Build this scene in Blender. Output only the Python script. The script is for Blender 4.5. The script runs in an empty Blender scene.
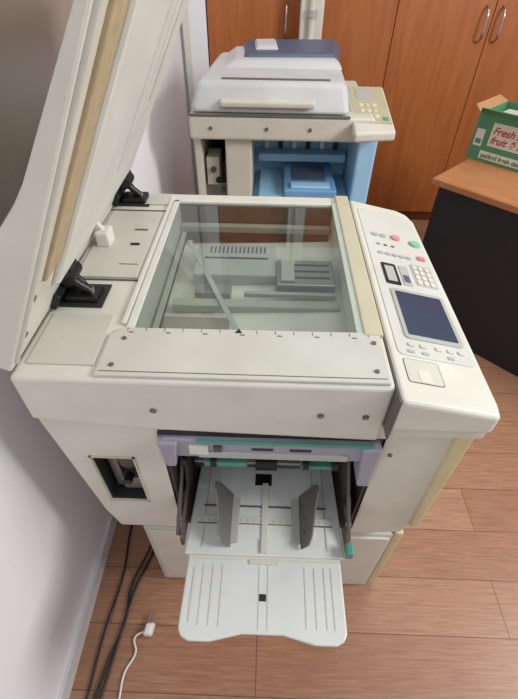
import bpy, math, bmesh, random
from mathutils import Vector, Matrix
random.seed(3)
scene=bpy.context.scene
scene.view_settings.view_transform='Standard'
COL=bpy.context.collection
def lin(h):
    h=h.lstrip('#'); o=[]
    for i in (0,2,4):
        c=int(h[i:i+2],16)/255
        o.append(c/12.92 if c<=.04045 else ((c+.055)/1.055)**2.4)
    return o+[1]
MATS={}
def mat(name,hexc,rough=.5,metal=0,var=.05,scale=11,emit=0):
    if name in MATS: return MATS[name]
    m=bpy.data.materials.new(name); m.use_nodes=True
    nt=m.node_tree; b=nt.nodes['Principled BSDF']
    b.inputs['Roughness'].default_value=rough; b.inputs['Metallic'].default_value=metal
    c=lin(hexc)
    tc=nt.nodes.new('ShaderNodeTexCoord'); n=nt.nodes.new('ShaderNodeTexNoise'); n.inputs['Scale'].default_value=scale; n.inputs['Detail'].default_value=4
    r=nt.nodes.new('ShaderNodeValToRGB')
    r.color_ramp.elements[0].position=.3; r.color_ramp.elements[1].position=.7
    r.color_ramp.elements[0].color=[x*(1-var*k) for x,k in zip(c[:3],(1,1,1.3))]+[1]; r.color_ramp.elements[1].color=[min(1,x*(1+var)) for x in c[:3]]+[1]
    nt.links.new(tc.outputs['Object'],n.inputs['Vector']); nt.links.new(n.outputs['Fac'],r.inputs['Fac']); nt.links.new(r.outputs['Color'],b.inputs['Base Color'])
    MATS[name]=m; return m
def empty(name,loc=(0,0,0),rotz=0):
    e=bpy.data.objects.new(name,None); COL.objects.link(e); e.location=loc; e.rotation_euler=(0,0,rotz); e.empty_display_size=.05; return e
def finish(me,name,m,par,bev=0,seg=2,smooth=False):
    o=bpy.data.objects.new(name,me); COL.objects.link(o)
    if m: me.materials.append(m)
    if par: o.parent=par
    if bev:
        md=o.modifiers.new('b','BEVEL'); md.width=bev; md.segments=seg; md.limit_method='ANGLE'; md.angle_limit=.5
        md.harden_normals=False
    if smooth:
        for p in me.polygons: p.use_smooth=True
    return o
def mesh(name,vs,fs,m,par=None,bev=0,seg=2,smooth=False):
    me=bpy.data.meshes.new(name); me.from_pydata([tuple(v) for v in vs],[],fs)
    bm=bmesh.new(); bm.from_mesh(me); bmesh.ops.recalc_face_normals(bm,faces=bm.faces); bm.to_mesh(me); bm.free()
    return finish(me,name,m,par,bev,seg,smooth)
def box(name,x0,x1,y0,y1,z0,z1,m,par=None,bev=0,seg=2):
    vs=[(x,y,z) for x in (x0,x1) for y in (y0,y1) for z in (z0,z1)]
    fs=[(0,1,3,2),(4,6,7,5),(0,4,5,1),(2,3,7,6),(0,2,6,4),(1,5,7,3)]
    return mesh(name,vs,fs,m,par,bev,seg)
def hexa(name,b4,t4,m,par=None,bev=0,seg=2):
    vs=list(b4)+list(t4)
    fs=[(3,2,1,0),(4,5,6,7)]+[(i,(i+1)%4,4+(i+1)%4,4+i) for i in range(4)]
    return mesh(name,vs,fs,m,par,bev,seg)
def prism(name,pts,ax,a0,a1,m,par=None,bev=0,seg=2):
    def P(p,a):
        return {'y':(p[0],a,p[1]),'z':(p[0],p[1],a),'x':(a,p[0],p[1])}[ax]
    n=len(pts)
    vs=[P(p,a0) for p in pts]+[P(p,a1) for p in pts]
    fs=[tuple(range(n)),tuple(range(2*n-1,n-1,-1))]+[(i,(i+1)%n,n+(i+1)%n,n+i) for i in range(n)]
    return mesh(name,vs,fs,m,par,bev,seg)
def cyl(name,c,r,h,ax,m,par=None,n=28,r2=None,bev=0):
    bm=bmesh.new(); bmesh.ops.create_cone(bm,cap_ends=True,segments=n,radius1=r,radius2=r if r2 is None else r2,depth=h)
    R={'z':Matrix.Identity(4),'x':Matrix.Rotation(math.pi/2,4,'Y'),'y':Matrix.Rotation(math.pi/2,4,'X')}[ax]
    bmesh.ops.transform(bm,matrix=Matrix.Translation(c)@R,verts=bm.verts)
    me=bpy.data.meshes.new(name); bm.to_mesh(me); bm.free()
    return finish(me,name,m,par,bev)
def conv(t,name,par):
    bpy.context.view_layer.update()
    dg=bpy.context.evaluated_depsgraph_get()
    me=bpy.data.meshes.new_from_object(t.evaluated_get(dg)); bpy.data.objects.remove(t)
    o=bpy.data.objects.new(name,me); COL.objects.link(o)
    if par: o.parent=par
    return o
def tube(name,pts,r,m,par=None,smooth=True):
    cu=bpy.data.curves.new(name,'CURVE'); cu.dimensions='3D'; cu.bevel_depth=r; cu.bevel_resolution=3
    s=cu.splines.new('BEZIER' if smooth else 'POLY')
    if smooth:
        s.bezier_points.add(len(pts)-1)
        for b,p in zip(s.bezier_points,pts): b.co=p; b.handle_left_type=b.handle_right_type='AUTO'
    else:
        s.points.add(len(pts)-1)
        for b,p in zip(s.points,pts): b.co=tuple(p)+(1,)
    cu.use_fill_caps=True
    cu.materials.append(m)
    t=bpy.data.objects.new(name,cu); COL.objects.link(t)
    o=conv(t,name,par)
    for p in o.data.polygons: p.use_smooth=True
    return o
def text(name,body,size,M,m,par,shear=0):
    cu=bpy.data.curves.new(name,'FONT'); cu.body=body; cu.size=size; cu.extrude=.0006; cu.shear=shear; cu.offset=.0008
    cu.materials.append(m)
    t=bpy.data.objects.new(name,cu); COL.objects.link(t)
    o=conv(t,name,par); o.data.transform(M); return o
def cut(o,cutters):
    for c in cutters:
        md=o.modifiers.new('c','BOOLEAN'); md.operation='DIFFERENCE'; md.object=c; md.solver='EXACT'
    bpy.context.view_layer.update()
    dg=bpy.context.evaluated_depsgraph_get()
    me=bpy.data.meshes.new_from_object(o.evaluated_get(dg))
    o.modifiers.clear(); o.data=me
    for c in cutters: bpy.data.objects.remove(c)
def roundrect(x0,x1,y0,y1,r,n=5):
    o=[]
    for cx,cy,a in ((x1-r,y1-r,0),(x0+r,y1-r,90),(x0+r,y0+r,180),(x1-r,y0+r,270)):
        for i in range(n+1):
            t=math.radians(a+90*i/n); o.append((cx+r*math.cos(t),cy+r*math.sin(t)))
    return o

# ---------- materials
W=mat('casing_white','#d8d6cb',.42); W2=mat('casing_offwhite','#cdcbc0',.45); DK=mat('deck_grey','#c9c8bf',.4)
CREAM=mat('aged_cream','#d3c99f',.5); BEI=mat('aged_beige','#c7c0a6',.5); SEAM=mat('seam_dark','#64625a',.7)
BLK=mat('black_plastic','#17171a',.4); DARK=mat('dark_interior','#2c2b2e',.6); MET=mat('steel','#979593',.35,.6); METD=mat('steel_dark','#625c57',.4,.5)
LAV=mat('lavender_plastic','#9f9eac',.4); TEAL=mat('teal_plastic','#559686',.4); TRAY=mat('tray_white','#d4d7d4',.4)
TAN=mat('foam_tan','#b5a383',.8,0,.10,60); PAD=mat('pad_white','#dad9d2',.5); GREYB=mat('button_grey','#b1b3af',.4)
# ---------- room
def floor_mat():
    m=bpy.data.materials.new('laminate_floor'); m.use_nodes=True; nt=m.node_tree; L=nt.links; b=nt.nodes['Principled BSDF']
    tc=nt.nodes.new('ShaderNodeTexCoord')
    br=nt.nodes.new('ShaderNodeTexBrick'); br.inputs['Scale'].default_value=1; br.inputs['Brick Width'].default_value=1.2; br.inputs['Row Height'].default_value=.16
    br.inputs['Mortar Size'].default_value=.0014; br.inputs['Mortar Smooth'].default_value=.3; br.offset=.37
    br.inputs['Color1'].default_value=lin('#a97c62'); br.inputs['Color2'].default_value=lin('#b78b70'); br.inputs['Mortar'].default_value=lin('#724a3a')
    L.new(tc.outputs['Object'],br.inputs['Vector'])
    mp=nt.nodes.new('ShaderNodeMapping'); mp.inputs['Scale'].default_value=(3.5,60,1); L.new(tc.outputs['Object'],mp.inputs['Vector'])
    n=nt.nodes.new('ShaderNodeTexNoise'); n.inputs['Scale'].default_value=2.6; n.inputs['Detail'].default_value=8; n.inputs['Roughness'].default_value=.7; n.inputs['Distortion'].default_value=.5
    L.new(mp.outputs[0],n.inputs['Vector'])
    r=nt.nodes.new('ShaderNodeValToRGB'); r.color_ramp.elements[0].position=.32; r.color_ramp.elements[1].position=.66
    r.color_ramp.elements[0].color=(.58,.52,.48,1); r.color_ramp.elements[1].color=(1.08,1.06,1.03,1)
    L.new(n.outputs['Fac'],r.inputs['Fac'])
    mx=nt.nodes.new('ShaderNodeMixRGB'); mx.blend_type='MULTIPLY'; mx.inputs['Fac'].default_value=.85
    L.new(br.outputs['Color'],mx.inputs['Color1']); L.new(r.outputs['Color'],mx.inputs['Color2']); L.new(mx.outputs[0],b.inputs['Base Color'])
    b.inputs['Roughness'].default_value=.36
    return m
def wood_mat(name,c1,c2,sc=(14,14,1.2)):
    m=bpy.data.materials.new(name); m.use_nodes=True; nt=m.node_tree; L=nt.links; b=nt.nodes['Principled BSDF']
    tc=nt.nodes.new('ShaderNodeTexCoord'); mp=nt.nodes.new('ShaderNodeMapping'); mp.inputs['Scale'].default_value=sc; L.new(tc.outputs['Object'],mp.inputs['Vector'])
    n=nt.nodes.new('ShaderNodeTexNoise'); n.inputs['Scale'].default_value=1.5; n.inputs['Detail'].default_value=6; n.inputs['Distortion'].default_value=1.2; L.new(mp.outputs[0],n.inputs['Vector'])
    r=nt.nodes.new('ShaderNodeValToRGB'); r.color_ramp.elements[0].position=.3; r.color_ramp.elements[1].position=.7
    r.color_ramp.elements[0].color=lin(c1); r.color_ramp.elements[1].color=lin(c2); L.new(n.outputs['Fac'],r.inputs['Fac']); L.new(r.outputs['Color'],b.inputs['Base Color'])
    b.inputs['Roughness'].default_value=.4
    return m
WALL=mat('wall_paint','#eeeef4',.8,0,.015,3)
box('floor',-.62,3.2,-2.0,3.6,-.05,0,floor_mat())
box('wall_left',-.62,-.52,-2.0,3.6,0,2.7,WALL)
box('wall_back',-.52,3.1,3.5,3.6,0,2.7,WALL)
box('wall_right',3.1,3.2,-2.0,3.6,0,2.7,WALL)
box('baseboard_left',-.52,-.508,-1.9,2.85,0,.06,mat('baseboard','#dad8dc',.5))
box('corner_fill',-.52,-.375,2.9,3.5,0,2.7,WALL)  # added white block, brightens the dark corner gap beside the wardrobe
box('trim_2',-.50,-.47,2.86,2.9,0,2.7,W)

# ---------- roller blind on left wall
rb=empty('roller_blind')
BL=mat('blind_taupe','#958a81',.3,0,.2,2)
box('cloth',-.512,-.506,.35,1.75,.99,2.2,BL,rb)
cyl('roller',(-.495,1.05,2.2),.022,1.42,'y',W,rb)
box('bottom_rail',-.516,-.502,.35,1.75,.965,.99,W2,rb,.003)

# ---------- wardrobe
WD=wood_mat('wardrobe_wood','#a35a2b','#b46c3b')
WDd=wood_mat('wardrobe_gap','#5b2e14','#663518')
wr=empty('wardrobe')
box('carcase',-.37,2.6,2.93,3.45,.0,2.25,WDd,wr)
edges=[-.37,.14,.65,1.165,1.68,2.19,2.6]
for i in range(6):
    box('door_%d'%(i+1),edges[i]+.002,edges[i+1]-.002,2.905,2.93,.07,2.23,WD,wr,.002)
box('plinth',-.37,2.6,2.92,2.932,0,.068,WDd,wr)
CH=mat('chrome','#c8c8c8',.2,1)
for i,x in enumerate((1.12,1.205,.06,.22,2.14,2.24)):
    tube('handle_%d'%i,[(x,2.905,1.23),(x,2.87,1.21),(x,2.862,1.15),(x,2.87,1.09),(x,2.905,1.07)],.006,CH,wr)
pc=empty('pipe_casing')
box('casing',.13,.25,2.77,2.84,0,2.3,W,pc,.01)
tube('pipe',[(.19,2.755,.0),(.19,2.755,2.3)],.018,W,pc,False)
for z in (1.08,1.2): cyl('clamp',(.19,2.755,z),.026,.03,'z',GREYB,pc)

# ---------- desk (rotated)
dk=empty('desk',(.697,1.84,0),-math.pi/4*.99)
DT=wood_mat('desk_top_wood','#ae7048','#bd8458',(2,20,1))
BLKM=mat('desk_black','#1f1f27',.6)
box('top',0,1.6,0,.75,.722,.75,DT,dk,.004)
box('modesty_panel',.03,1.57,.03,.05,.0,.722,BLKM,dk)
box('side_panel_1',.03,.05,.05,.72,0,.722,BLKM,dk)
box('side_panel_2',1.55,1.57,.05,.72,0,.722,BLKM,dk)
cb=empty('cardboard_box',(.915,2.09,.751),-math.pi/4)
G=mat('carton_green','#548d67',.6); KR=mat('carton_kraft','#b98d62',.8); RED=mat('print_red','#b8403a',.6); PW=mat('print_white','#dedaca',.6)
L_,D_,H_=.42,.27,.19
box('side_front',0,L_,0,.005,0,H_,G,cb); box('side_rear',0,L_,D_-.005,D_,0,H_,G,cb)
box('side_left',0,.005,.005,D_-.005,0,H_,G,cb); box('side_right',L_-.005,L_,.005,D_-.005,0,H_,G,cb)
box('bottom',.005,L_-.005,.005,D_-.005,0,.005,KR,cb)
box('label_panel',.075,L_-.02,-.0012,0,.07,.165,PW,cb)
box('label_band',.055,L_-.02,-.0012,0,.012,.045,PW,cb)
MF=Matrix(((1,0,0,.082),(0,0,-1,-.0018),(0,1,0,.12),(0,0,0,1)))
text('print_name','Fresh Market',.042,MF,RED,cb,.3)
MF3=Matrix(((1,0,0,.082),(0,0,-1,-.0018),(0,1,0,.082),(0,0,0,1)))
text('print_name_b','fruit & more',.042,MF3,RED,cb,.3)
MF2=Matrix(((1,0,0,.065),(0,0,-1,-.0018),(0,1,0,.02),(0,0,0,1)))
text('print_line','packed fresh daily',.026,MF2,G,cb)
box('label_square',.012,.05,-.0018,-.0008,.06,.13,PW,cb)
box('label_square_b',.018,.044,-.0022,-.0016,.07,.09,G,cb)
hexa('flap_front',[(0,0,H_),(L_,0,H_),(L_,.004,H_),(0,.004,H_)],[(.02,-.05,H_+.03),(L_-.02,-.05,H_+.03),(L_-.02,-.046,H_+.032),(.02,-.046,H_+.032)],G,cb)
hexa('flap_left',[(0,0,H_),(0,D_,H_),(.004,D_,H_),(.004,0,H_)],[(-.04,.02,H_+.02),(-.04,D_-.02,H_+.02),(-.036,D_-.02,H_+.023),(-.036,.02,H_+.023)],KR,cb)
for k in range(4):
    box('papers_%d'%k,.03+k*.08,.10+k*.08,.03,.24,.006,.16+.03*random.random(),[W,BLKM,KR,W2][k],cb,.003)

# ---------- rear copier
cp_=empty('office_copier')
CB=mat('copier_beige','#d1cdc1',.5); CG=mat('copier_grey','#c6c7c8',.45); SKY=mat('copier_skyblue','#a3d0ef',.5); BLU=mat('copier_blue','#78a8d6',.45); NAVY=mat('copier_navy','#505b72',.4)
box('cabinet',-.30,.42,1.84,2.40,.0,.60,CB,cp_,.01)
box('paper_drawer_1',-.28,.40,1.828,1.842,.08,.30,CG,cp_,.005); box('paper_drawer_2',-.28,.40,1.828,1.842,.33,.56,CG,cp_,.005)
box('output_floor',-.10,.36,1.82,2.30,.60,.63,SKY,cp_,.006)
box('pillar',-.19,-.08,1.83,2.38,.60,.90,CB,cp_,.008)
box('back_panel',-.30,.42,2.30,2.40,.60,.90,CG,cp_)
box('inner_back_blue',-.08,.36,2.15,2.298,.63,.90,SKY,cp_)
box('right_column',.36,.44,1.86,2.38,.60,.92,SKY,cp_,.01)
box('output_tray',.06,.29,1.80,2.12,.66,.70,BLU,cp_,.008)
box('output_tray_recess',.10,.25,1.90,2.06,.70,.706,NAVY,cp_,.002)
box('output_tray_lip',.09,.26,1.81,1.86,.70,.712,SKY,cp_,.004)
box('output_tray_step',-.05,.06,1.80,2.12,.64,.665,SKY,cp_,.006)
for k in range(6): box('roller_fin_%d'%k,-.03+k*.065,-.01+k*.065,2.12,2.15,.76,.82,BLK if k%2 else W,cp_)
box('roller_bar',-.06,.35,2.10,2.15,.82,.86,BLU,cp_,.005)
box('roller_ledge',-.06,.35,2.06,2.15,.72,.755,SKY,cp_,.005)
box('left_frame',-.30,-.19,2.00,2.29,.60,.74,METD,cp_,.004)
box('left_mechanism',-.29,-.195,1.90,2.0,.60,.68,MET,cp_,.004)
box('left_mechanism_b',-.28,-.225,1.88,1.99,.68,.80,W2,cp_,.004)
box('left_post',-.318,-.29,1.84,2.38,.60,.90,CB,cp_,.004)
for k in range(3): cyl('left_wheel',(-.25+k*.02,1.875,.75-.045*k),.012,.015,'y',BLK if k%2 else METD,cp_)
box('scanner_unit',-.325,.40,1.79,2.38,.90,.99,CB,cp_,.012,3)
box('scanner_seam',-.322,.30,1.787,1.80,.988,.994,SEAM,cp_)
hexa('document_cover',[(-.32,1.80,.995),(.30,1.80,.995),(.31,2.38,.995),(-.32,2.38,.995)],[(-.29,1.86,1.09),(.28,1.86,1.09),(.29,2.36,1.10),(-.24,2.36,1.10)],CG,cp_,.02,4)
box('cover_front_tray',-.20,.16,1.785,1.86,1.02,1.04,W2,cp_,.006)
box('cover_slot',-.20,.22,1.885,1.91,1.085,1.093,SEAM,cp_,.002)
hexa('feeder',[(-.22,2.06,1.09),(.29,2.06,1.09),(.29,2.36,1.09),(-.22,2.36,1.09)],[(-.16,2.10,1.115),(.26,2.10,1.12),(.26,2.34,1.13),(-.17,2.34,1.125)],CG,cp_,.012,3)
hexa('feeder_tray_dark',[(-.14,2.13,1.11),(.28,2.13,1.11),(.31,2.38,1.12),(-.16,2.38,1.11)],[(-.10,2.15,1.130),(.25,2.15,1.135),(.27,2.37,1.152),(-.12,2.37,1.147)],NAVY,cp_,.008,3)
hexa('feeder_guide',[(-.08,2.20,1.132),(.02,2.20,1.134),(.01,2.33,1.143),(-.09,2.33,1.141)],[(-.07,2.21,1.146),(.01,2.21,1.148),(.0,2.32,1.157),(-.08,2.32,1.155)],CG,cp_,.003)
hexa('control_panel',[(.31,1.70,.93),(.47,1.73,.93),(.47,2.10,.93),(.31,2.10,.93)],[(.31,1.70,.965),(.47,1.73,.965),(.47,2.10,1.03),(.31,2.10,1.03)],CB,cp_,.01,3)
def panelz(y): return .965+(y-1.72)/.38*.065+.001
def onpanel(name,x0,x1,y0,y1,m,h=.004):
    hexa(name,[(x0,y0,panelz(y0)-.002),(x1,y0,panelz(y0)-.002),(x1,y1,panelz(y1)-.002),(x0,y1,panelz(y1)-.002)],[(x0,y0,panelz(y0)+h),(x1,y0,panelz(y0)+h),(x1,y1,panelz(y1)+h),(x0,y1,panelz(y1)+h)],m,cp_)
onpanel('panel_face',.322,.46,1.78,2.085,mat('panel_olive','#b9b294',.5),.002)
onpanel('panel_lcd',.345,.405,1.97,2.06,GREYB)
for i in range(3):
    for j in range(3): onpanel('panel_key',.35+i*.026,.366+i*.026,1.82+j*.045,1.842+j*.045,W if (i+j)%3 else CREAM)
onpanel('panel_start',.43,.45,1.80,1.825,TEAL)
for x in (-.24,-.02,.15): cyl('screw',(x,1.789,.945),.007,.006,'y',SEAM,cp_)

# ---------- duplicator
du=empty('office_duplicator')
box('base_cabinet',-.305,.345,.452,1.05,.0,.40,W2,du,.006)
box('base_corner_strip',.345,.368,.452,1.05,.02,.41,CREAM,du,.006)
box('base_gap',-.29,.355,.47,1.04,.40,.44,DARK,du)
box('base_door',-.29,.335,.446,.455,.03,.385,W,du,.003)
body=prism('body_shell',[(-.402,.90),(-.40,.87),(-.366,.52),(-.347,.437),(.225,.437),(.345,.455),(.352,.48),(.366,.60),(.368,.915),(.21,.93)],'y',.438,1.08,W,du)
body.data.materials.append(DARK)
cut(body,[box('c1',-.192,.222,.3,.80,.46,.848,DARK),box('c2',-.337,-.255,.3,.62,.578,.757,DARK)])
md=body.modifiers.new('b','BEVEL'); md.width=.006; md.segments=2; md.limit_method='ANGLE'; md.angle_limit=.5
box('bay_back',-.191,.221,.58,.60,.461,.847,DARK,du); box('bay_floor',-.191,.221,.44,.60,.461,.467,METD,du)
box('bay_side_1',-.1915,-.186,.445,.58,.461,.847,METD,du); box('bay_side_2',.216,.2215,.445,.58,.461,.847,METD,du)
box('opening_back',-.336,-.256,.60,.615,.58,.756,METD,du)
box('opening_frame',-.330,-.31,.47,.60,.585,.75,MET,du,.002); box('opening_rail',-.31,-.262,.46,.59,.59,.635,MET,du,.002)
box('opening_plate',-.312,-.265,.48,.55,.65,.72,MET,du,.002)
box('opening_bracket',-.30,-.262,.45,.50,.72,.75,METD,du,.002)
cyl('opening_gear',(-.285,.47,.69),.016,.015,'y',METD,du); cyl('opening_gear_b',(-.29,.455,.645),.01,.02,'y',BLK,du)
for x0,x1,z0,z1 in ((-.341,-.251,.757,.761),(-.341,-.251,.574,.578),(-.341,-.337,.574,.761),(-.255,-.251,.574,.761)):
    box('opening_rim',x0,x1,.4355,.4405,z0,z1,BEI,du)
hexa('corner_stripe',[(.352,.430,.50),(.371,.430,.50),(.371,.47,.50),(.352,.47,.50)],[(.337,.430,.915),(.371,.430,.915),(.371,.47,.915),(.337,.47,.915)],CREAM,du,.004)
su=prism('scanner_housing',[(-.402,.998),(-.404,.888),(-.20,.866),(.205,.853),(.205,.998)],'y',.43,1.09,W,du)
cut(su,[box('c3',-.234,.163,.556,1.038,.905,1.1,W)])
su.data.materials.append(W)
md=su.modifiers.new('b','BEVEL'); md.width=.007; md.segments=3; md.limit_method='ANGLE'; md.angle_limit=.5
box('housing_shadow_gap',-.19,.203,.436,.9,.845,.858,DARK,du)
# scan bed interior
IB=mat('scanbed_grey','#4f524f',.4); IBL=mat('scanbed_light','#a8aaa2',.35); BP=mat('bed_plate','#989288',.4)
box('bed_floor',-.2335,.1625,.5565,1.0375,.9055,.909,IB,du)
box('bed_wall_left',-.2338,-.2318,.5565,1.0375,.909,.994,IBL,du)
box('bed_wall_rear',-.23,.162,1.034,1.0375,.909,.994,METD,du)
box('bed_strip_black',-.21,.155,.985,1.005,.92,.935,BLK,du)
box('bed_rail_rear',-.23,.16,1.010,1.03,.93,.948,IBL,du)
box('bed_carriage',-.17,.02,.80,.93,.91,.945,IBL,du,.003)
for k in range(14): box('bed_vent_%d'%k,-.14+k*.010,-.136+k*.010,.89,.92,.945,.9455,DARK,du)
box('bed_carriage_slot_b',-.15,.0,.865,.872,.945,.9455,DARK,du)
box('bed_carriage_arm',.02,.15,.76,.86,.91,.95,MET,du,.003)
for y in (.785,.81,.835): box('bed_arm_groove',.035,.14,y,y+.006,.95,.951,DARK,du)
box('bed_arm_light',.03,.06,.77,.85,.95,.956,IBL,du,.002)
box('bed_bar',-.20,.155,.70,.725,.915,.935,IBL,du,.002)
box('bed_bar_b',-.05,.15,.738,.748,.93,.94,IBL,du)
box('bed_lens',-.16,-.08,.75,.785,.912,.93,MET,du,.002)
box('bed_belt',-.225,-.215,.57,1.0,.93,.936,IBL,du)
hexa('bed_ribbon',[(-.20,.93,.95),(-.19,.935,.95),(-.04,.60,.93),(-.05,.595,.93)],[(-.20,.93,.952),(-.19,.935,.952),(-.04,.60,.932),(-.05,.595,.932)],IBL,du)
box('bed_front_plate',-.215,.15,.565,.685,.908,.916,BP,du,.002)
# glass
gm=bpy.data.materials.new('platen_glass'); gm.use_nodes=True; nt=gm.node_tree; nt.nodes.clear()
o_=nt.nodes.new('ShaderNodeOutputMaterial'); mx=nt.nodes.new('ShaderNodeMixShader'); tr=nt.nodes.new('ShaderNodeBsdfTransparent'); gl=nt.nodes.new('ShaderNodeBsdfGlossy')
lw=nt.nodes.new('ShaderNodeLayerWeight'); lw.inputs[0].default_value=.35
mr=nt.nodes.new('ShaderNodeMapRange'); mr.inputs[1].default_value=0; mr.inputs[2].default_value=1; mr.inputs[3].default_value=.05; mr.inputs[4].default_value=.42
nt.links.new(lw.outputs['Facing'],mr.inputs[0])
tr.inputs[0].default_value=(.84,.90,.86,1); gl.inputs['Roughness'].default_value=.03
nt.links.new(mr.outputs[0],mx.inputs[0]); nt.links.new(tr.outputs[0],mx.inputs[1]); nt.links.new(gl.outputs[0],mx.inputs[2]); nt.links.new(mx.outputs[0],o_.inputs[0])
gme=bpy.data.meshes.new('platen_glass'); gme.from_pydata([(-.233,.557,.9965),(.162,.557,.9965),(.162,1.037,.9965),(-.233,1.037,.9965)],[],[(0,1,2,3)]); finish(gme,'platen_glass',gm,du)
GE=mat('glass_edge_green','#b7c4ba',.3)
box('glass_trim_left',-.245,-.232,.55,1.045,.996,1.002,PAD,du,.001)
box('glass_trim_rear',-.245,.165,1.037,1.05,.996,1.002,PAD,du,.001)
box('glass_trim_right',.158,.171,.55,1.05,.996,1.003,GE,du,.001)
box('beige_strip',.170,.204,.545,1.085,.992,1.006,BEI,du,.003)
prism('front_plate',[(-.268,.436),(.197,.436),(.197,.553),(-.25,.549),(-.268,.53)],'z',.997,1.004,DK,du,.002)
box('plate_seam',-.262,.192,.444,.4455,1.004,1.0045,SEAM,du)
prism('paper_arrow',[(-.053,.541),(-.041,.541),(-.047,.552)],'z',1.004,1.005,BLK,du)
for k in range(14):
    x=-.24+k*.032
    if abs(x+.047)>.015: box('size_mark_%d'%k,x,x+.0012,.540,.548,1.004,1.0045,SEAM,du)
    if k%2==0: box('size_label_%d'%k,x+.004,x+.012,.535,.5375,1.004,1.0045,SEAM,du)
for x,y in ((-.245,.458),(.178,.46),(-.24,.52),(.183,.525)): cyl('plate_screw',(x,y,1.005),.004,.002,'z',SEAM,du)
for x in (-.185,.095,.17): cyl('front_screw',(x,.4295,.925),.0055,.004,'y',SEAM,du,16)
for x in (-.185,.095,.17): cyl('front_screw_c',(x,.4275,.925),.003,.002,'y',MET,du,16)
# deck left
box('deck_plate_mid',-.385,-.262,.70,.98,.998,1.002,DK,du,.001)
box('deck_plate_front',-.385,-.275,.46,.585,.998,1.001,DK,du,.001)
box('deck_plate_rear',-.32,-.255,1.02,1.08,.998,1.002,DK,du,.001)
box('deck_seam_1',-.395,-.25,.692,.695,.998,1.0008,SEAM,du); box('deck_seam_2',-.395,-.25,.986,.989,.998,1.0008,SEAM,du)
box('deck_slot',-.31,-.28,.885,.892,1.002,1.0028,SEAM,du)
box('deck_slot_b',-.305,-.285,.82,.83,1.002,1.0028,BLK,du)
box('deck_slot_c',-.31,-.27,.745,.747,1.002,1.0028,SEAM,du)
box('deck_edge_rib',-.256,-.248,.56,1.06,.998,1.004,PAD,du,.001)
# lid helpers
D=Vector((.48,0,.877)); N=Vector((-.877,0,.48)); O=Vector((-.397,0,1.002))
def LP(w,y,n): return tuple(O+D*w+N*n+Vector((0,y,0)))
def lidbox(name,w0,w1,y0,y1,n0,n1,m,bev=0):
    return hexa(name,[LP(w0,y0,n0),LP(w1,y0,n0),LP(w1,y1,n0),LP(w0,y1,n0)],[LP(w0,y0,n1),LP(w1,y0,n1),LP(w1,y1,n1),LP(w0,y1,n1)],m,du,bev)
def hinge(y,s=1):
    box('hinge_recess',-.385,-.305,y-.03,y+.04,.9985,1.0015,DARK,du)
    box('hinge_base',-.375,-.315,y-.02,y+.025,1.0,1.014,BLK,du,.003)
    tube('hinge_arm',[(-.33,y,1.015),(-.355,y-.005,1.045),(-.366,y-.003,1.08)],.008,BLK,du)
    tube('hinge_arm_b',[(-.345,y+.018,1.012),(-.362,y+.018,1.05),(-.358,y+.015,1.085)],.006,BLK,du)
    cyl('hinge_pivot',(-.36,y+.006,1.05),.014,.045,'y',BLK,du)
    box('hinge_foot',-.392,-.352,y-.022,y+.03,1.055,1.072,BLK,du,.004)
    lidbox('hinge_lid_bracket',.005,.04,y-.045,y+.045,-.012,.001,BLK,.003)
    lidbox('hinge_lid_bracket_b',.03,.085,y-.012,y+.02,-.012,.001,BLK,.004)
    cyl('hinge_bolt',(-.33,y+.0,1.018),.007,.008,'z',MET,du,16)
hinge(.635); hinge(1.04)
box('lid_cable_clip',-.375,-.345,.81,.85,1.0,1.035,PAD,du,.005)
tube('lid_cable',[(-.36,.83,1.03),(-.372,.83,1.06),(-.36,.84,1.09)],.006,PAD,du)
prof=[(0,.0),(.62,0),(.62,.012),(.515,.014),(.33,.029),(.30,.034),(.27,.042),(.22,.056),(.0,.065)]
n=len(prof); vs=[LP(w,.436,q) for w,q in prof]+[LP(w,1.113,q) for w,q in prof]
mesh('lid_shell',vs,[tuple(range(n)),tuple(range(2*n-1,n-1,-1))]+[(i,(i+1)%n,n+(i+1)%n,n+i) for i in range(n)],W,du,.004)
lidbox('lid_foam_front',.16,.60,.488,.542,-.006,.001,TAN,.002)
lidbox('lid_pad',.10,.60,.552,1.04,-.012,.001,PAD,.006)
lidbox('lid_rim_rear',.02,.61,1.075,1.105,-.004,.001,W2,.002)
lidbox('lid_rim_front',.02,.61,.44,.446,-.006,.001,W2,.002)
lidbox('lid_pad_seam',.2,.59,.80,.803,-.0125,-.0118,GREYB)
lidbox('lid_pad_bar',.25,.58,.86,.875,-.0145,-.011,PAD,.001)
lidbox('lid_pad_seam_b',.3,.59,.93,.9325,-.0125,-.0118,SEAM)
for w in (.06,.14): 
    lidbox('lid_screw',w,w+.008,.462,.470,-.003,.001,SEAM,.001)
# console
def cz(x): return 1.004-(x-.205)/.165*.035
pts=[(.207,.402),(.368,.402),(.373,.43),(.373,1.02),(.36,1.055),(.335,1.07),(.207,1.07)]
n=len(pts); vs=[(x,y,.925) for x,y in pts]+[(x,y,cz(x)) for x,y in pts]
mesh('console',vs,[tuple(range(n)),tuple(range(2*n-1,n-1,-1))]+[(i,(i+1)%n,n+(i+1)%n,n+i) for i in range(n)],W,du,.008,3)
def onc(name,pts,m,h=.002,bev=0,base=-.001):
    n=len(pts); vs=[(x,y,cz(x)+base) for x,y in pts]+[(x,y,cz(x)+h) for x,y in pts]
    return mesh(name,vs,[tuple(range(n)),tuple(range(2*n-1,n-1,-1))]+[(i,(i+1)%n,n+(i+1)%n,n+i) for i in range(n)],m,du,bev)
def circ(x,y,r,n=18): return [(x+r*math.cos(2*math.pi*i/n),y+r*math.sin(2*math.pi*i/n)) for i in range(n)]
PF=mat('panel_face','#cfcfc8',.4)
onc('panel_overlay',roundrect(.222,.362,.505,1.03,.012),PF,.0015)
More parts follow.
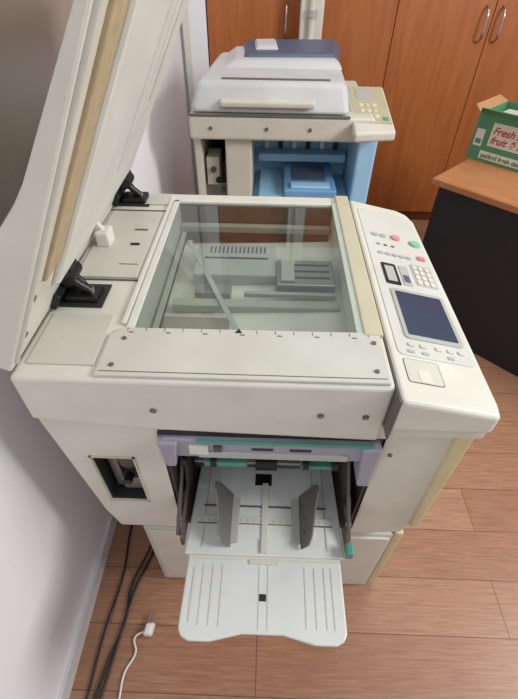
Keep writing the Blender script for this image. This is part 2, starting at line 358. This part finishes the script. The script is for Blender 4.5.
onc('touch_bezel',roundrect(.243,.353,.548,.695,.008),GREYB,.004,.001)
scr=mat('touch_screen','#37425a',.12,0,.1,6)
onc('touch_screen',roundrect(.251,.345,.558,.685,.003),scr,.0046)
onc('num_frame',roundrect(.307,.355,.722,.802,.004),GREYB,.0020)
for i in range(3):
    for j in range(4): onc('num_key',roundrect(.312+i*.014,.322+i*.014,.728+j*.018,.741+j*.018,.003),W,.004,.0006)
onc('small_display_bezel',roundrect(.240,.272,.71,.785,.004),BLK,.003); onc('small_display',roundrect(.246,.266,.72,.775,.002),GREYB,.0034)
onc('side_display',roundrect(.279,.298,.715,.785,.003),GREYB,.003); onc('side_display_b',roundrect(.282,.295,.725,.75,.002),NAVY,.0035)
onc('start_ring',circ(.343,.895,.015),GREYB,.003)
onc('start_key',circ(.343,.895,.012),mat('key_green','#7cc79a',.35),.006,.001)
onc('stop_key',circ(.298,.905,.011),mat('key_pink','#d98e9b',.35),.006,.001)
onc('reset_key',roundrect(.335,.352,.825,.84,.003),mat('key_pink2','#d8808c',.35),.005,.0006)
for x in (.248,.268): onc('mode_key',circ(x,.905,.008),GREYB,.004)
for x in (.243,.259,.275,.291,.307): onc('mode_key_b',roundrect(x,x+.011,.82,.83,.003),GREYB,.004)
for x in (.245,.262,.279): onc('mode_led',roundrect(x,x+.008,.86,.866,.002),TEAL if x<.25 else SEAM,.003)
for x in (.250,.272,.300,.322,.342): onc('soft_key',roundrect(x-.006,x+.006,.528,.537,.003),W2,.004,.0006)
for x in (.246,.272,.318): onc('soft_key_b',roundrect(x-.006,x+.006,.512,.519,.002),GREYB,.003)
onc('card_recess',roundrect(.226,.288,.445,.498,.006),SEAM,.0004)
onc('card_recess_floor',roundrect(.2275,.2865,.4465,.4965,.005),W2,.0010)
onc('card_recess_notch',roundrect(.247,.268,.447,.475,.004),W,.0016)
box('console_underlip',.21,.366,.41,1.05,.90,.926,W,du,.003)
box('console_seam',.2045,.2075,.404,1.07,.90,.9985,SEAM,du)
cyl('body_screw',(.24,.4365,.80),.004,.004,'y',SEAM,du,14)

# bay front details
box('bay_top_bar',-.185,.212,.428,.47,.785,.842,LAV,du,.004)
box('bay_top_ledge',-.12,.16,.424,.43,.79,.808,GREYB,du,.002)
box('bay_teal_strip',-.12,.20,.423,.43,.839,.845,TEAL,du,.001)
hexa('bay_bracket_left',[(-.185,.42,.76),(-.165,.42,.76),(-.165,.47,.76),(-.185,.47,.76)],[(-.192,.42,.84),(-.155,.42,.84),(-.155,.47,.84),(-.192,.47,.84)],LAV,du,.004)
hexa('bay_bracket_right',[(.19,.418,.71),(.214,.418,.71),(.214,.47,.71),(.19,.47,.71)],[(.18,.418,.84),(.216,.418,.84),(.216,.47,.84),(.18,.47,.84)],LAV,du,.004)
box('bay_label',-.135,-.10,.4235,.4285,.802,.828,PAD,du); box('bay_label_b',-.09,-.075,.4235,.4285,.812,.828,METD,du)
for x in (-.02,.05): box('bay_slot',x,x+.04,.4265,.4285,.816,.822,DARK,du)
box('bay_inner_bar',-.185,.215,.47,.50,.725,.76,METD,du,.004)
for x in (-.15,-.06,.06,.13): box('bay_inner_notch',x,x+.03,.466,.471,.73,.755,LAV,du)
for x in (-.16,-.10,.09,.15): cyl('bay_inner_gear',(x,.462,.715),.012,.012,'x',BLK,du)
box('bay_inner_teal',-.12,-.03,.455,.49,.705,.722,TEAL,du,.003)
box('bay_inner_teal_b',.08,.15,.455,.49,.705,.716,TEAL,du,.003)
box('bay_inner_light',-.15,.17,.535,.56,.62,.66,GREYB,du,.003)
box('bay_inner_dark_strip',-.16,.18,.53,.536,.575,.61,METD,du,.002)
cyl('pickup_roller',(.01,.53,.60),.018,.05,'x',BLK,du); cyl('pickup_shaft',(.01,.53,.60),.005,.34,'x',MET,du)
box('pickup_housing',-.03,.05,.545,.575,.585,.66,METD,du,.004)
for x0,s in ((-.172,1),(.186,-1)):
    prism('tray_side_plate',[(.36,.53),(.56,.50),(.56,.70),(.50,.70),(.47,.60),(.36,.565)],'x',x0,x0+.006,METD,du)
    tube('side_link',[(x0-.006*s,.37,.56),(x0-.006*s,.45,.62),(x0-.006*s,.54,.72)],.005,METD,du)
    cyl('side_knob',(x0-.006*s,.44,.60),.012,.012,'x',BLK,du)
    cyl('side_knob_b',(x0-.006*s,.40,.575),.008,.012,'x',MET,du)
box('release_lever',.182,.198,.335,.36,.55,.58,TEAL,du,.004)
hexa('feed_tray',[(-.160,.335,.540),(.182,.335,.540),(.172,.56,.540),(-.15,.56,.540)],[(-.160,.335,.552),(.182,.335,.552),(.172,.56,.552),(-.15,.56,.552)],TRAY,du,.003)
box('tray_plate',-.10,.12,.37,.55,.552,.5545,TRAY,du,.001)
box('tray_ruler_cross',-.14,.16,.402,.418,.552,.5565,W2,du,.001); box('tray_ruler_mid',.003,.017,.34,.50,.553,.558,W2,du,.001)
box('tray_ruler_edge',-.14,.16,.4005,.402,.552,.5568,SEAM,du)
box('tray_hole',-.015,.025,.495,.525,.5545,.555,BLK,du)
for k in range(20): box('tray_tick_%d'%k,-.13+k*.0145,-.1292+k*.0145,.405,.412,.5565,.557,SEAM,du)
box('tray_slot',-.13,.15,.44,.445,.5545,.5549,SEAM,du)
for x in (-.125,.145): box('tray_step',x-.001,x+.001,.35,.55,.552,.5535,GREYB,du)
GM=mat('guide_steel','#7f7a75',.4,.5)
def guide(xb,xt):
    prof=[(.350,.0),(.350,.30),(.365,.50),(.385,.62),(.41,.74),(.435,.90),(.447,1.0),(.462,1.0),(.47,.85),(.47,.0)]
    vs=[]
    for dx in (0,.003):
        for y,t in prof: vs.append((xb+(xt-xb)*t**.8+dx,y,.556+.072*t))
    m_=len(prof)
    mesh('paper_guide',vs,[tuple(range(m_)),tuple(range(2*m_-1,m_-1,-1))]+[(i,(i+1)%m_,m_+(i+1)%m_,m_+i) for i in range(m_)],GM,du)
    s=1 if xt<xb else -1
    x1,x2=sorted((xb,xb+s*.018))
    box('paper_guide_foot',x1,x2,.36,.46,.5545,.558,GREYB,du,.001)
    for k in range(3): cyl('guide_rivet',(xb+(xt-xb)*.25,.38+k*.03,.570),.004,.006,'x',SEAM,du,10)
guide(-.066,-.102); guide(.088,.124)
cyl('tray_hinge',(.011,.332,.546),.006,.32,'x',W2,du)
ext=[(-.150,.328),(-.152,.20),(-.145,.187),(-.13,.180),(-.09,.180),(-.06,.187),(-.03,.194),(.05,.194),(.08,.187),(.11,.180),(.15,.180),(.165,.187),(.172,.20),(.172,.328)]
prism('tray_extension',ext,'z',.540,.549,TRAY,du,.003)
for x in (-.115,-.095,-.075,.095,.115,.135,.15):
    box('ext_rib',x-.001,x+.001,.205,.315,.549,.5502,W2,du)
box('ext_bar',-.135,-.131,.21,.31,.549,.5505,W2,du); box('ext_mid_seam',.0,.0012,.20,.325,.549,.5496,GREYB,du); box('ext_mid_seam_b',.018,.0192,.20,.325,.549,.5496,GREYB,du)
box('ext_hole',.002,.016,.250,.263,.549,.5497,BLK,du)
box('ext_tab',-.02,.04,.318,.328,.549,.552,W2,du)

# ---------- cables
cab=empty('power_cables')
CBK=mat('cable_black','#1c1c20',.5)
tube('cable_1',[(-.33,.62,.008),(-.365,.50,.007),(-.39,.42,.007),(-.405,.30,.007),(-.415,.2,.007),(-.43,.08,.007),(-.45,-.1,.007)],.004,CBK,cab)
tube('cable_2',[(-.33,.70,.02),(-.375,.52,.012),(-.405,.42,.007),(-.40,.33,.007),(-.425,.22,.007),(-.45,.05,.007),(-.48,-.1,.007)],.0035,CBK,cab)
tube('cable_3',[(-.44,.9,.02),(-.45,.6,.01),(-.44,.45,.006),(-.455,.3,.006),(-.46,.1,.006),(-.48,-.1,.006)],.0035,CBK,cab)
wp=empty('power_plug')
PLG=mat('plug_white','#e8e6e0',.4)
tube('cord',[(-.335,.30,.014),(-.36,.285,.008),(-.35,.25,.006),(-.37,.20,.006),(-.37,.14,.006),(-.38,.0,.006)],.003,PLG,wp)
hexa('plug_body',[(-.34,.288,.002),(-.31,.288,.002),(-.305,.325,.002),(-.335,.325,.002)],[(-.335,.29,.028),(-.315,.29,.028),(-.308,.32,.03),(-.33,.32,.03)],PLG,wp,.006,3)
for dx in (-.327,-.313): cyl('prong',(dx,.335,.016),.003,.025,'y',CH,wp,12)

# ---------- lights
w=bpy.data.worlds.new('w'); scene.world=w; w.use_nodes=True
w.node_tree.nodes['Background'].inputs[0].default_value=(.92,.96,1,1); w.node_tree.nodes['Background'].inputs[1].default_value=.52
def area(name,loc,target,size,energy,col=(1,1,1)):
    l=bpy.data.lights.new(name,'AREA'); l.energy=energy; l.size=size; l.color=col
    o=bpy.data.objects.new(name,l); COL.objects.link(o); o.location=loc
    o.rotation_euler=(Vector(target)-Vector(loc)).to_track_quat('-Z','Y').to_euler()
area('window_daylight',(2.4,.3,2.3),(-.1,.9,.7),.9,64,(1,.985,.955))
area('ceiling_lamp',(.6,1.6,3.2),(.0,1.6,0),1.2,16,(1,.97,.92))

# ---------- camera
f=425.0;p=math.atan(419.5/f);r=.0145;psi=.0209
R=Vector((1,0,0)); U=Vector((0,math.sin(p),math.cos(p))); F=Vector((0,math.cos(p),-math.sin(p)))
X=(R+U*r).normalized(); Y=(U-R*r).normalized(); Z=-F
M=Matrix.Rotation(psi,3,'Z')@Matrix((X,Y,Z)).transposed()
cd=bpy.data.cameras.new('camera'); co=bpy.data.objects.new('camera',cd); COL.objects.link(co)
co.matrix_world=Matrix.Translation((0,0,1.5))@M.to_4x4()
cd.sensor_fit='VERTICAL'; cd.sensor_height=24; cd.lens=f/699*24; cd.clip_start=.02
scene.camera=co
